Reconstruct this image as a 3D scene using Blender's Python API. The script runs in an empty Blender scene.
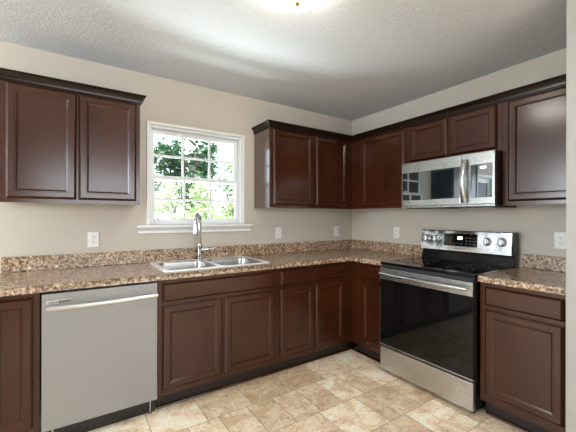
import bpy, bmesh, math, random
from mathutils import Vector, Matrix, noise

C = bpy.context.scene.collection
S = bpy.context.scene
PI = math.pi
random.seed(7)

# ---------------------------------------------------------------- camera
cam = bpy.data.cameras.new('camera')
cam_o = bpy.data.objects.new('camera', cam)
C.objects.link(cam_o)
cam_o.location = (-2.8046, -2.8310, 1.2887)
cam_o.rotation_euler = (PI / 2, -0.0021, -0.5854)
cam.sensor_width = 36.0
cam.lens = 323.68 / 576 * 36.0
cam.shift_y = 0.6863 / 576
cam.clip_start = 0.02
S.camera = cam_o

# ---------------------------------------------------------------- world, sun, large lights, exposure
S.view_settings.view_transform = 'Standard'
S.view_settings.look = 'None'
S.view_settings.exposure = 0.66
S.view_settings.gamma = 1.0
S.view_settings.use_curve_mapping = False

w = bpy.data.worlds.new('sky')
S.world = w
w.use_nodes = True
bg = w.node_tree.nodes['Background']
bg.inputs['Color'].default_value = (0.80, 0.91, 1.0, 1)
bg.inputs['Strength'].default_value = 2.4

sun = bpy.data.lights.new('sun', 'SUN')
sun.energy = 8.0
sun.angle = math.radians(1.5)
sun.color = (1.0, 0.95, 0.86)
sun_o = bpy.data.objects.new('sun', sun)
C.objects.link(sun_o)
sun_o.rotation_euler = (math.radians(40), 0, math.radians(-25))   # from behind the house, high


def area(name, loc, rot, sx, sy, power, color):
    l = bpy.data.lights.new(name, 'AREA')
    l.shape = 'RECTANGLE'
    l.size, l.size_y = sx, sy
    l.energy = power
    l.color = color
    o = bpy.data.objects.new(name, l)
    C.objects.link(o)
    o.location = loc
    o.rotation_euler = rot
    return o


# fill lamps added in made-up window openings (left wall and behind the camera)
area('fill_left', (-6.16, -1.3, 1.65), (0, -PI / 2, 0), 1.25, 2.2, 72, (0.83, 0.93, 1.0))
area('fill_front', (-1.8, -6.16, 1.75), (PI / 2, 0, 0), 3.2, 1.05, 42, (0.94, 0.97, 1.0))
# added lamps standing in for ground bounce outside the kitchen window and patio door
area('window_ground_bounce', (-1.875, 0.62, 0.72), (-PI / 2 - 0.95, 0, 0), 1.6, 0.5, 140, (0.90, 0.96, 1.0))
area('patio_ground_bounce', (-4.36, 0.9, -0.2), (-PI / 2 - 0.6, 0, 0), 1.8, 1.0, 50, (0.90, 0.96, 1.0))
# daylight entering by the kitchen window and by the patio door beyond the cabinets
for nm, loc, rot, sx, sy in (('portal_window', (-1.875, 0.15, 1.635), (-PI / 2, 0, 0), 0.84, 0.83),
                             ('portal_patio', (-4.365, 0.15, 1.02), (-PI / 2, 0, 0), 1.77, 2.04),
                             ('portal_left', (-6.345, -1.3, 1.65), (0, -PI / 2, 0), 1.34, 2.3),
                             ('portal_front', (-1.8, -6.345, 1.75), (PI / 2, 0, 0), 3.4, 1.14)):
    po = area(nm, loc, rot, sx, sy, 10, (1, 1, 1))
    po.data.cycles.is_portal = True


# ---------------------------------------------------------------- materials
def mat(name):
    m = bpy.data.materials.new(name)
    m.use_nodes = True
    nt = m.node_tree
    return m, nt, nt.nodes['Principled BSDF']


def N(nt, kind, **kw):
    n = nt.nodes.new(kind)
    for k, v in kw.items():
        setattr(n, k, v)
    return n


def ramp(nt, stops, interp='LINEAR'):
    r = nt.nodes.new('ShaderNodeValToRGB')
    r.color_ramp.interpolation = interp
    e = r.color_ramp.elements
    while len(e) < len(stops):
        e.new(0.5)
    for i, (p, c) in enumerate(stops):
        e[i].position = p
        e[i].color = (c[0], c[1], c[2], 1)
    return r


def texco(nt, scale=(1, 1, 1)):
    g = nt.nodes.new('ShaderNodeNewGeometry')
    mp = nt.nodes.new('ShaderNodeMapping')
    mp.inputs['Scale'].default_value = scale
    nt.links.new(g.outputs['Position'], mp.inputs['Vector'])
    return mp.outputs['Vector']


def noisetex(nt, vec, scale, detail=4, rough=0.55, dist=0.0):
    n = nt.nodes.new('ShaderNodeTexNoise')
    n.inputs['Scale'].default_value = scale
    n.inputs['Detail'].default_value = detail
    n.inputs['Roughness'].default_value = rough
    n.inputs['Distortion'].default_value = dist
    nt.links.new(vec, n.inputs['Vector'])
    return n


def bump(nt, b, height, strength, distance):
    bm_ = nt.nodes.new('ShaderNodeBump')
    bm_.inputs['Strength'].default_value = strength
    bm_.inputs['Distance'].default_value = distance
    nt.links.new(height, bm_.inputs['Height'])
    nt.links.new(bm_.outputs['Normal'], b.inputs['Normal'])


def plain(name, col, rough=0.5, metal=0.0, spec=0.5, coat=0.0):
    m, nt, b = mat(name)
    b.inputs['Base Color'].default_value = (*col, 1)
    b.inputs['Roughness'].default_value = rough
    b.inputs['Metallic'].default_value = metal
    b.inputs['Specular IOR Level'].default_value = spec
    b.inputs['Coat Weight'].default_value = coat
    return m


def wall_paint(name, col):
    m, nt, b = mat(name)
    v = texco(nt)
    n = noisetex(nt, v, 260, 2)
    b.inputs['Base Color'].default_value = (*col, 1)
    b.inputs['Roughness'].default_value = 0.55
    b.inputs['Specular IOR Level'].default_value = 0.35
    bump(nt, b, n.outputs['Fac'], 0.08, 0.002)
    return m


def ceiling_paint():
    m, nt, b = mat('textured_ceiling_paint')
    v = texco(nt)
    n = noisetex(nt, v, 75, 3, 0.6)
    r = ramp(nt, [(0.42, (0, 0, 0)), (0.62, (1, 1, 1))])
    nt.links.new(n.outputs['Fac'], r.inputs['Fac'])
    b.inputs['Base Color'].default_value = (0.59, 0.61, 0.64, 1)
    b.inputs['Roughness'].default_value = 0.8
    b.inputs['Specular IOR Level'].default_value = 0.2
    bump(nt, b, r.outputs['Color'], 0.35, 0.004)
    return m


def dark_wood(name, axis, coat=0.0):
    m, nt, b = mat(name)
    sc = {'z': (1.6, 1.6, 0.8), 'x': (0.8, 1.6, 1.6), 'y': (1.6, 0.8, 1.6)}[axis]
    n = noisetex(nt, texco(nt, sc), 3.0, 1, 0.4)
    r = ramp(nt, [(0.3, (0.037, 0.0090, 0.0026)), (0.5, (0.044, 0.0108, 0.0031)), (0.7, (0.052, 0.0130, 0.0038))])
    nt.links.new(n.outputs['Fac'], r.inputs['Fac'])
    nt.links.new(r.outputs['Color'], b.inputs['Base Color'])
    b.inputs['Roughness'].default_value = 0.20
    b.inputs['Specular IOR Level'].default_value = 0.52
    b.inputs['Coat Weight'].default_value = coat
    b.inputs['Coat Roughness'].default_value = 0.16
    b.inputs['Coat IOR'].default_value = 1.5 if coat < 0.5 else 1.9
    return m


def laminate():
    m, nt, b = mat('brown_stone_laminate')
    v = texco(nt)
    n1 = noisetex(nt, v, 56, 5, 0.7, 0.5)
    r1 = ramp(nt, [(0.35, (0.085, 0.042, 0.022)), (0.45, (0.26, 0.150, 0.085)), (0.52, (0.46, 0.330, 0.220)),
                   (0.60, (0.66, 0.54, 0.41)), (0.72, (0.82, 0.74, 0.62))])
    nt.links.new(n1.outputs['Fac'], r1.inputs['Fac'])
    n2 = noisetex(nt, v, 9, 4, 0.6, 0.8)
    r2 = ramp(nt, [(0.35, (0.62, 0.55, 0.50)), (0.65, (1.18, 1.15, 1.12))])
    nt.links.new(n2.outputs['Fac'], r2.inputs['Fac'])
    mx = N(nt, 'ShaderNodeMix', data_type='RGBA', blend_type='MULTIPLY')
    mx.inputs[0].default_value = 0.8
    nt.links.new(r1.outputs['Color'], mx.inputs[6])
    nt.links.new(r2.outputs['Color'], mx.inputs[7])
    vo = N(nt, 'ShaderNodeTexVoronoi')
    vo.inputs['Scale'].default_value = 130
    nt.links.new(v, vo.inputs['Vector'])
    r3 = ramp(nt, [(0.0, (0.10, 0.05, 0.03)), (0.10, (0.10, 0.05, 0.03)), (0.2, (1, 1, 1))])
    sp = N(nt, 'ShaderNodeSeparateColor')
    nt.links.new(vo.outputs['Color'], sp.inputs[0])
    nt.links.new(sp.outputs[0], r3.inputs['Fac'])
    mx2 = N(nt, 'ShaderNodeMix', data_type='RGBA', blend_type='MULTIPLY')
    mx2.inputs[0].default_value = 0.6
    nt.links.new(mx.outputs[2], mx2.inputs[6])
    nt.links.new(r3.outputs['Color'], mx2.inputs[7])
    nt.links.new(mx2.outputs[2], b.inputs['Base Color'])
    b.inputs['Roughness'].default_value = 0.22
    b.inputs['Specular IOR Level'].default_value = 0.6
    return m


def floor_vinyl():
    m, nt, b = mat('stone_look_vinyl_tile')
    g = nt.nodes.new('ShaderNodeNewGeometry')
    mp = N(nt, 'ShaderNodeMapping')
    mp.inputs['Location'].default_value = (0.04, 0.21, 0)
    nt.links.new(g.outputs['Position'], mp.inputs['Vector'])
    v = mp.outputs['Vector']

    def brick(off, bw, rh, sq, sqf):
        t = N(nt, 'ShaderNodeTexBrick')
        t.offset, t.offset_frequency, t.squash, t.squash_frequency = off, 2, sq, sqf
        t.inputs['Color1'].default_value = (0, 0, 0, 1)
        t.inputs['Color2'].default_value = (1, 1, 1, 1)
        t.inputs['Mortar'].default_value = (0.5, 0.5, 0.5, 1)
        t.inputs['Scale'].default_value = 1
        t.inputs['Mortar Size'].default_value = 0.0022
        t.inputs['Mortar Smooth'].default_value = 0.3
        t.inputs['Brick Width'].default_value = bw
        t.inputs['Row Height'].default_value = rh
        nt.links.new(v, t.inputs['Vector'])
        return t
    t1 = brick(0.42, 0.32, 0.32, 0.62, 3)
    # stone mottling, shifted per tile
    add = N(nt, 'ShaderNodeVectorMath', operation='MULTIPLY_ADD')
    nt.links.new(t1.outputs['Color'], add.inputs[0])
    add.inputs[1].default_value = (3.1, 1.7, 2.3)
    nt.links.new(v, add.inputs[2])
    n1 = noisetex(nt, add.outputs[0], 5.5, 7, 0.68, 0.9)
    r1 = ramp(nt, [(0.26, (0.42, 0.29, 0.18)), (0.42, (0.66, 0.505, 0.345)), (0.56, (0.83, 0.70, 0.54)), (0.72, (0.89, 0.83, 0.73))])
    nt.links.new(n1.outputs['Fac'], r1.inputs['Fac'])
    r2 = ramp(nt, [(0.0, (0.95, 0.85, 0.72)), (0.5, (1.20, 1.16, 1.11)), (1.0, (1.42, 1.45, 1.47))])
    nt.links.new(t1.outputs['Color'], r2.inputs['Fac'])
    mx = N(nt, 'ShaderNodeMix', data_type='RGBA', blend_type='MULTIPLY')
    mx.inputs[0].default_value = 1.0
    nt.links.new(r1.outputs['Color'], mx.inputs[6])
    nt.links.new(r2.outputs['Color'], mx.inputs[7])
    n3 = noisetex(nt, add.outputs[0], 26, 5, 0.68, 1.6)
    r3 = ramp(nt, [(0.33, (0.50, 0.43, 0.36)), (0.45, (0.95, 0.93, 0.90)), (0.68, (1.18, 1.18, 1.17))])
    nt.links.new(n3.outputs['Fac'], r3.inputs['Fac'])
    mx2 = N(nt, 'ShaderNodeMix', data_type='RGBA', blend_type='MULTIPLY')
    mx2.inputs[0].default_value = 0.75
    nt.links.new(mx.outputs[2], mx2.inputs[6])
    nt.links.new(r3.outputs['Color'], mx2.inputs[7])
    mx3 = N(nt, 'ShaderNodeMix', data_type='RGBA')
    mx3.inputs[7].default_value = (0.30, 0.235, 0.165, 1)
    nt.links.new(t1.outputs['Fac'], mx3.inputs[0])
    nt.links.new(mx2.outputs[2], mx3.inputs[6])
    nt.links.new(mx3.outputs[2], b.inputs['Base Color'])
    b.inputs['Roughness'].default_value = 0.38
    b.inputs['Specular IOR Level'].default_value = 0.45
    bump(nt, b, n3.outputs['Fac'], 0.08, 0.002)
    return m


def brushed(name, axis, col=(0.66, 0.66, 0.655), rough=0.27, aniso=0.5, metal=1.0):
    m, nt, b = mat(name)
    sc = {'x': (2, 160, 160), 'y': (160, 2, 160), 'z': (160, 160, 2)}[axis]
    n = noisetex(nt, texco(nt, sc), 4, 3, 0.6)
    r = ramp(nt, [(0.3, (rough - 0.05,) * 3), (0.7, (rough + 0.07,) * 3)])
    nt.links.new(n.outputs['Fac'], r.inputs['Fac'])
    nt.links.new(r.outputs['Color'], b.inputs['Roughness'])
    b.inputs['Base Color'].default_value = (*col, 1)
    b.inputs['Metallic'].default_value = metal
    bump(nt, b, n.outputs['Fac'], 0.03, 0.0005)
    return m


def pane_glass():
    m = bpy.data.materials.new('window_glass')
    m.use_nodes = True
    nt = m.node_tree
    nt.nodes.clear()
    out = N(nt, 'ShaderNodeOutputMaterial')
    tr = N(nt, 'ShaderNodeBsdfTransparent')
    tr.inputs['Color'].default_value = (0.97, 0.99, 0.98, 1)
    gl = N(nt, 'ShaderNodeBsdfGlossy')
    gl.inputs['Roughness'].default_value = 0.02
    fr = N(nt, 'ShaderNodeFresnel')
    fr.inputs['IOR'].default_value = 1.25
    mx = N(nt, 'ShaderNodeMixShader')
    nt.links.new(fr.outputs[0], mx.inputs[0])
    nt.links.new(tr.outputs[0], mx.inputs[1])
    nt.links.new(gl.outputs[0], mx.inputs[2])
    nt.links.new(mx.outputs[0], out.inputs['Surface'])
    return m


def emitter(name, col, strength):
    m, nt, b = mat(name)
    b.inputs['Base Color'].default_value = (*col, 1)
    b.inputs['Emission Color'].default_value = (*col, 1)
    b.inputs['Emission Strength'].default_value = strength
    b.inputs['Roughness'].default_value = 0.3
    return m


def leaf_mat(name, dark, light):
    m = bpy.data.materials.new(name)
    m.use_nodes = True
    nt = m.node_tree
    b = nt.nodes['Principled BSDF']
    out = nt.nodes['Material Output']
    g = N(nt, 'ShaderNodeNewGeometry')
    r = ramp(nt, [(0.0, dark), (1.0, light)])
    nt.links.new(g.outputs['Random Per Island'], r.inputs['Fac'])
    nt.links.new(r.outputs['Color'], b.inputs['Base Color'])
    b.inputs['Roughness'].default_value = 0.5
    tl = N(nt, 'ShaderNodeBsdfTranslucent')
    nt.links.new(r.outputs['Color'], tl.inputs['Color'])
    mx = N(nt, 'ShaderNodeMixShader')
    mx.inputs[0].default_value = 0.4
    nt.links.new(b.outputs[0], mx.inputs[1])
    nt.links.new(tl.outputs[0], mx.inputs[2])
    nt.links.new(mx.outputs[0], out.inputs['Surface'])
    return m


def noisy(name, c1, c2, scale, rough):
    m, nt, b = mat(name)
    n = noisetex(nt, texco(nt), scale, 5, 0.6)
    r = ramp(nt, [(0.35, c1), (0.65, c2)])
    nt.links.new(n.outputs['Fac'], r.inputs['Fac'])
    nt.links.new(r.outputs['Color'], b.inputs['Base Color'])
    b.inputs['Roughness'].default_value = rough
    return m


M = dict(
    wall=wall_paint('beige_wall_paint', (0.56, 0.505, 0.435)),
    white=plain('white_gloss_paint', (0.80, 0.80, 0.785), 0.3),
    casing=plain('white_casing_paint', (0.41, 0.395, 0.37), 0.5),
    vinyl=plain('white_vinyl', (0.80, 0.82, 0.83), 0.35),
    ceil=ceiling_paint(),
    floor=floor_vinyl(),
    wood_z=dark_wood('espresso_wood', 'z'),
    wood_x=dark_wood('espresso_wood_long', 'x'),
    wood_y=dark_wood('espresso_wood_deep', 'y'),
    wood_side=dark_wood('glossy_espresso_side_panel', 'z', 1.0),
    crown=plain('near_black_shaded_crown', (0.012, 0.005, 0.003), 0.2, 0, 0.3),  # cabinet wood darkened in colour for the shade on its downward faces
    kick=plain('dark_toe_kick', (0.016, 0.009, 0.007), 0.5),
    lam=laminate(),
    ss_x=brushed('brushed_stainless_steel', 'x'),
    ss_dw=brushed('silver_dishwasher_steel', 'z', (0.31, 0.31, 0.31), 0.46, metal=0.4),
    ss_y=brushed('brushed_stainless_range_steel', 'y', (0.56, 0.56, 0.555)),
    ss_gloss=brushed('glossy_stainless_panel', 'y', (0.84, 0.84, 0.84), 0.07),
    ss_handle=brushed('satin_handle_steel', 'x', (0.62, 0.62, 0.63), 0.34),
    sink=brushed('satin_sink_steel', 'x', (0.45, 0.44, 0.43), 0.30),
    deck=brushed('bright_sink_rim', 'x', (0.90, 0.90, 0.90), 0.42, metal=0.6),
    polish=plain('polished_steel', (0.80, 0.80, 0.80), 0.13, 1.0),
    chrome=plain('chrome', (0.56, 0.56, 0.57), 0.06, 1.0),
    black=plain('black_enamel', (0.008, 0.008, 0.009), 0.16, 0, 0.5),
    blackglass=plain('black_glass', (0.004, 0.004, 0.005), 0.03, 0, 0.6),
    ovenglass=plain('smoked_oven_glass', (0.004, 0.004, 0.004), 0.04, 0, 0.38),
    mwglass=plain('mirrored_black_glass', (0.26, 0.28, 0.29), 0.02, 0.9, 0.9),
    mesh=plain('dark_screen_film', (0.006, 0.010, 0.014), 0.08, 0.0, 0.7),
    matte=plain('matte_black_plastic', (0.012, 0.012, 0.012), 0.5),
    grey=plain('dark_grey_print', (0.13, 0.13, 0.13), 0.45),
    plate=plain('white_plastic', (0.78, 0.77, 0.74), 0.35),
    slot=plain('dark_slot', (0.03, 0.03, 0.03), 0.6),
    brass=plain('aged_brass', (0.45, 0.33, 0.16), 0.3, 1.0),
    bowl=emitter('lit_frosted_glass', (1.0, 0.93, 0.83), 15.0),
    digits=emitter('blue_white_display_digits', (0.75, 0.9, 1.0), 3.0),
    glass=pane_glass(),
    bark=noisy('grey_brown_bark', (0.05, 0.04, 0.03), (0.14, 0.11, 0.085), 9, 0.9),
    lawn=noisy('sunlit_lawn', (0.06, 0.13, 0.02), (0.13, 0.22, 0.05), 3, 0.9),
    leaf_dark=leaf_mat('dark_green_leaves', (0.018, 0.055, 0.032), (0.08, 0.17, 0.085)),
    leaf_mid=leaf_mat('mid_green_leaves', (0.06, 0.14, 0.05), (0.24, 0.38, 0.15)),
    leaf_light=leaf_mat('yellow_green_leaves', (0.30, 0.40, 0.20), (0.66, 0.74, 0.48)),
)

# ---------------------------------------------------------------- mesh helpers


def finish(name, bm, m, parent=None, smooth=True, ang=38):
    bmesh.ops.remove_doubles(bm, verts=bm.verts, dist=1e-6)
    bmesh.ops.recalc_face_normals(bm, faces=bm.faces)
    lim = math.radians(ang)
    for f in bm.faces:
        f.smooth = smooth
    for e in bm.edges:
        if len(e.link_faces) == 2:
            e.smooth = e.calc_face_angle(0) < lim
        else:
            e.smooth = False
    if parent is not None:
        off = Vector(parent.matrix_basis.translation)
        p = parent.parent
        while p is not None:
            off = off + Vector(p.matrix_basis.translation)
            p = p.parent
        bmesh.ops.translate(bm, verts=bm.verts, vec=-off)
    me = bpy.data.meshes.new(name)
    bm.to_mesh(me)
    bm.free()
    me.materials.append(m)
    o = bpy.data.objects.new(name, me)
    C.objects.link(o)
    if smooth:
        wn = o.modifiers.new('weighted_normals', 'WEIGHTED_NORMAL')
        wn.weight = 100
        wn.keep_sharp = True
    if parent is not None:
        o.parent = parent
    return o


def thing(name, label, cat, loc=(0, 0, 0), group=None):
    o = bpy.data.objects.new(name, None)
    o.empty_display_size = 0.05
    C.objects.link(o)
    o.location = loc
    o['label'] = label
    o['category'] = cat
    if group:
        o['group'] = group
    return o


def struct(name, bm, m, parent=None):
    o = finish(name, bm, m, parent)
    if parent is None:
        o['kind'] = 'structure'
    return o


def box(bm, a, b, bev=0.0, seg=2):
    (x0, y0, z0), (x1, y1, z1) = a, b
    x0, x1 = min(x0, x1), max(x0, x1)
    y0, y1 = min(y0, y1), max(y0, y1)
    z0, z1 = min(z0, z1), max(z0, z1)
    t = bmesh.new()
    vs = [t.verts.new(p) for p in ((x0, y0, z0), (x1, y0, z0), (x1, y1, z0), (x0, y1, z0),
                                   (x0, y0, z1), (x1, y0, z1), (x1, y1, z1), (x0, y1, z1))]
    for f in ((0, 3, 2, 1), (4, 5, 6, 7), (0, 1, 5, 4), (1, 2, 6, 5), (2, 3, 7, 6), (3, 0, 4, 7)):
        t.faces.new([vs[i] for i in f])
    if bev > 0:
        bmesh.ops.bevel(t, geom=list(t.edges), offset=bev, segments=seg, profile=0.5, affect='EDGES')
    merge(bm, t)


def merge(bm, t):
    me = bpy.data.meshes.new('tmp')
    t.to_mesh(me)
    t.free()
    bm.from_mesh(me)
    bpy.data.meshes.remove(me)


def nb():
    return bmesh.new()


def BX(a, b, bev=0.0, seg=2):
    bm = nb()
    box(bm, a, b, bev, seg)
    return bm


def tube(bm, pts, rad, seg=12, caps=True):
    pts = [Vector(p) for p in pts]
    rs = rad if isinstance(rad, (list, tuple)) else [rad] * len(pts)
    rings = []
    prev = None
    for i, p in enumerate(pts):
        if i == 0:
            d = pts[1] - p
        elif i == len(pts) - 1:
            d = p - pts[i - 1]
        else:
            d = (pts[i + 1] - p).normalized() + (p - pts[i - 1]).normalized()
        d.normalize()
        if prev is None:
            a = Vector((0, 0, 1)) if abs(d.z) < 0.9 else Vector((1, 0, 0))
            u = d.cross(a).normalized()
        else:
            u = (prev - d * prev.dot(d)).normalized()
        prev = u
        v = d.cross(u)
        rings.append([bm.verts.new(p + (u * math.cos(2 * PI * k / seg) + v * math.sin(2 * PI * k / seg)) * rs[i]) for k in range(seg)])
    for a, b in zip(rings, rings[1:]):
        for k in range(seg):
            bm.faces.new((a[k], a[(k + 1) % seg], b[(k + 1) % seg], b[k]))
    if caps:
        bm.faces.new(rings[0])
        bm.faces.new(rings[-1])


def lathe(bm, prof, origin, axis=(0, 0, 1), seg=32):
    """prof: list of (radius, height along axis)"""
    ax = Vector(axis).normalized()
    a = Vector((1, 0, 0)) if abs(ax.x) < 0.9 else Vector((0, 1, 0))
    u = ax.cross(a).normalized()
    v = ax.cross(u)
    o = Vector(origin)
    rings = []
    for r, h in prof:
        if r < 1e-6:
            rings.append([bm.verts.new(o + ax * h)])
        else:
            rings.append([bm.verts.new(o + ax * h + (u * math.cos(2 * PI * k / seg) + v * math.sin(2 * PI * k / seg)) * r) for k in range(seg)])
    for p, q in zip(rings, rings[1:]):
        for k in range(seg):
            k2 = (k + 1) % seg
            if len(p) == 1 and len(q) == 1:
                continue
            if len(p) == 1:
                bm.faces.new((p[0], q[k], q[k2]))
            elif len(q) == 1:
                bm.faces.new((p[k], p[k2], q[0]))
            else:
                bm.faces.new((p[k], p[k2], q[k2], q[k]))
    for r in (rings[0], rings[-1]):
        if len(r) > 2:
            bm.faces.new(r)


def grid_slab(xs, ys, inside, z0, z1, tomap=lambda x, y, z: (x, y, z)):
    """solid slab made of grid cells where inside(i, j) is true"""
    bm = nb()
    vt, vb = {}, {}

    def V(d, i, j, z):
        if (i, j) not in d:
            d[(i, j)] = bm.verts.new(tomap(xs[i], ys[j], z))
        return d[(i, j)]
    nx, ny = len(xs) - 1, len(ys) - 1
    ok = {(i, j) for i in range(nx) for j in range(ny) if inside(i, j)}
    for i, j in ok:
        c = [(i, j), (i + 1, j), (i + 1, j + 1), (i, j + 1)]
        bm.faces.new([V(vt, *p, z1) for p in c])
        bm.faces.new([V(vb, *p, z0) for p in reversed(c)])
        for k, (di, dj) in enumerate(((0, -1), (1, 0), (0, 1), (-1, 0))):
            if (i + di, j + dj) not in ok:
                p, q = c[k], c[(k + 1) % 4]
                bm.faces.new((V(vb, *p, z0), V(vb, *q, z0), V(vt, *q, z1), V(vt, *p, z1)))
    return bm


def sweep(path, profile, side):
    """sweep a closed (offset, z) profile along a 2-D polyline with mitred corners; side=+1 puts offsets left of travel"""
    bm = nb()
    P = [Vector(p) for p in path]
    rings = []
    for i, p in enumerate(P):
        nrm = []
        if i > 0:
            d = (p - P[i - 1]).normalized()
            nrm.append(Vector((-d.y, d.x)) * side)
        if i < len(P) - 1:
            d = (P[i + 1] - p).normalized()
            nrm.append(Vector((-d.y, d.x)) * side)
        if len(nrm) == 2:
            n = (nrm[0] + nrm[1]).normalized()
            n = n / max(0.2, n.dot(nrm[0]))
        else:
            n = nrm[0]
        rings.append([bm.verts.new((p.x + n.x * t, p.y + n.y * t, z)) for t, z in profile])
    k = len(profile)
    for a, b in zip(rings, rings[1:]):
        for i in range(k):
            bm.faces.new((a[i], a[(i + 1) % k], b[(i + 1) % k], b[i]))
    bm.faces.new(rings[0])
    bm.faces.new(rings[-1])
    return bm


# wall frames: (s, t, z) -> world, s along the wall, t out of the wall
def on_back(s, t, z):
    return (s, -t, z)


def on_right(s, t, z):
    return (-t, -s, z)


def wbox(F, a, b, bev=0.0, seg=2):
    return BX(F(*a), F(*b), bev, seg)


def loops(F, s0, s1, z0, z1, prof, close=True):
    """concentric rectangles: prof = [(inset, t)]"""
    bm = nb()
    rings = []
    for ins, t in prof:
        rings.append([bm.verts.new(F(s, t, z)) for s, z in ((s0 + ins, z0 + ins), (s1 - ins, z0 + ins), (s1 - ins, z1 - ins), (s0 + ins, z1 - ins))])
    for a, b in zip(rings, rings[1:]):
        for k in range(4):
            bm.faces.new((a[k], a[(k + 1) % 4], b[(k + 1) % 4], b[k]))
    if close:
        bm.faces.new(rings[0])
        bm.faces.new(rings[-1])
    else:
        for k in range(4):
            bm.faces.new((rings[0][k], rings[0][(k + 1) % 4], rings[-1][(k + 1) % 4], rings[-1][k]))
    return bm


def cab_door(F, parent, s0, s1, z0, z1, t, wood, stile=0.052):
    d = finish('door', loops(F, s0, s1, z0, z1, [(0, t), (0, t + 0.006), (0.001, t + 0.008), (0.0115, t + 0.0190), (0.014, t + 0.02),
                                                 (stile - 0.011, t + 0.02), (stile - 0.009, t + 0.0178), (stile - 0.004, t + 0.0178),
                                                 (stile + 0.004, t + 0.0100), (stile + 0.005, t + 0.0098), (stile + 0.005, t + 0.002)], close=False), wood, parent, ang=14)
    i = stile + 0.0055
    finish('door_panel', loops(F, s0 + i, s1 - i, z0 + i, z1 - i, [(0, t + 0.002), (0, t + 0.0088), (0.001, t + 0.0092)]), wood, d)
    return d


def cab_drawer(F, parent, s0, s1, z0, z1, t, wood):
    return finish('drawer', loops(F, s0, s1, z0, z1, [(0, t), (0, t + 0.006), (0.001, t + 0.008), (0.0115, t + 0.0190), (0.014, t + 0.02)]), wood, parent, ang=14)


def face_frame(F, s0, s1, z0, z1, t0, t1, opens):
    """slab with rectangular openings (s0,s1,z0,z1)"""
    ss = sorted({s0, s1, *[v for o in opens for v in o[:2]]})
    zs = sorted({z0, z1, *[v for o in opens for v in o[2:]]})

    def inside(i, j):
        cs, cz = (ss[i] + ss[i + 1]) / 2, (zs[j] + zs[j + 1]) / 2
        return not any(o[0] < cs < o[1] and o[2] < cz < o[3] for o in opens)
    return grid_slab(ss, zs, inside, t0, t1, lambda a, b, c: F(a, c, b))


# ---------------------------------------------------------------- room shell
FX0, FY0 = -6.2, -6.2
struct('floor', BX((FX0, FY0, -0.05), (0.0, 0.0, 0.0)), M['floor'])
struct('ceiling', BX((FX0 - 0.14, FY0 - 0.14, 2.446), (0.14, 0.14, 2.60)), M['ceil'])
WX0, WX1, WZ0, WZ1 = -2.295, -1.454, 1.2185, 2.05      # kitchen window opening
DX0, DX1, DZ1 = -5.25, -3.48, 2.04                     # patio door opening
bxs = [FX0 - 0.14, DX0, DX1, WX0, WX1, 0.14]
bzs = [0.0, WZ0, DZ1, WZ1, 2.446]


def back_in(i, j):
    cx, cz = (bxs[i] + bxs[i + 1]) / 2, (bzs[j] + bzs[j + 1]) / 2
    return not ((WX0 < cx < WX1 and WZ0 < cz < WZ1) or (DX0 < cx < DX1 and cz < DZ1))


struct('wall_back', grid_slab(bxs, bzs, back_in, 0.0, 0.14, lambda a, b, c: (a, c, b)), M['wall'])
struct('wall_right', BX((0, FY0, 0), (0.14, 0, 2.446)), M['wall'])
lys = [FY0, -2.45, -0.15, 0.0]
lzs = [0.0, 0.98, 2.32, 2.446]
struct('wall_left', grid_slab(lys, lzs, lambda i, j: (i, j) != (1, 1), FX0 - 0.14, FX0, lambda a, b, c: (c, a, b)), M['wall'])
fxs = [FX0, -3.5, -0.1, 0.0]
fzs = [0.0, 1.18, 2.32, 2.446]
struct('wall_front', grid_slab(fxs, fzs, lambda i, j: (i, j) != (1, 1), FY0 - 0.14, FY0, lambda a, b, c: (a, c, b)), M['wall'])
# wall end that closes the right-hand run (its white edge is at the right margin of the picture)
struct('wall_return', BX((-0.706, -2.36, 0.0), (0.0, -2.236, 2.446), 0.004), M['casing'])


# kitchen window: frame, two sashes with muntins, glass, stool and apron
def ring(bm, x0, x1, z0, z1, wl, wt, wb, y0, y1, bev=0.002):
    box(bm, (x0, y0, z0), (x0 + wl, y1, z1), bev)
    box(bm, (x1 - wl, y0, z0), (x1, y1, z1), bev)
    box(bm, (x0 + wl, y0, z1 - wt), (x1 - wl, y1, z1), bev)
    box(bm, (x0 + wl, y0, z0), (x1 - wl, y1, z0 + wb), bev)


bm = nb()
box(bm, (WX0 - 0.016, -0.016, WZ0), (WX0 + 0.006, 0.012, WZ1 + 0.016), 0.003)
box(bm, (WX1 - 0.006, -0.016, WZ0), (WX1 + 0.016, 0.012, WZ1 + 0.016), 0.003)
box(bm, (WX0 + 0.006, -0.016, WZ1 - 0.006), (WX1 - 0.006, 0.012, WZ1 + 0.016), 0.003)
win = struct('window_1', bm, M['white'])
bm = nb()
ring(bm, WX0 + 0.001, WX1 - 0.001, WZ0 + 0.001, WZ1 - 0.001, 0.024, 0.024, 0.012, 0.012, 0.125)
finish('window_frame', bm, M['vinyl'], win)
GX0, GX1 = WX0 + 0.026, WX1 - 0.026
ZM = 1.615


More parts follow.
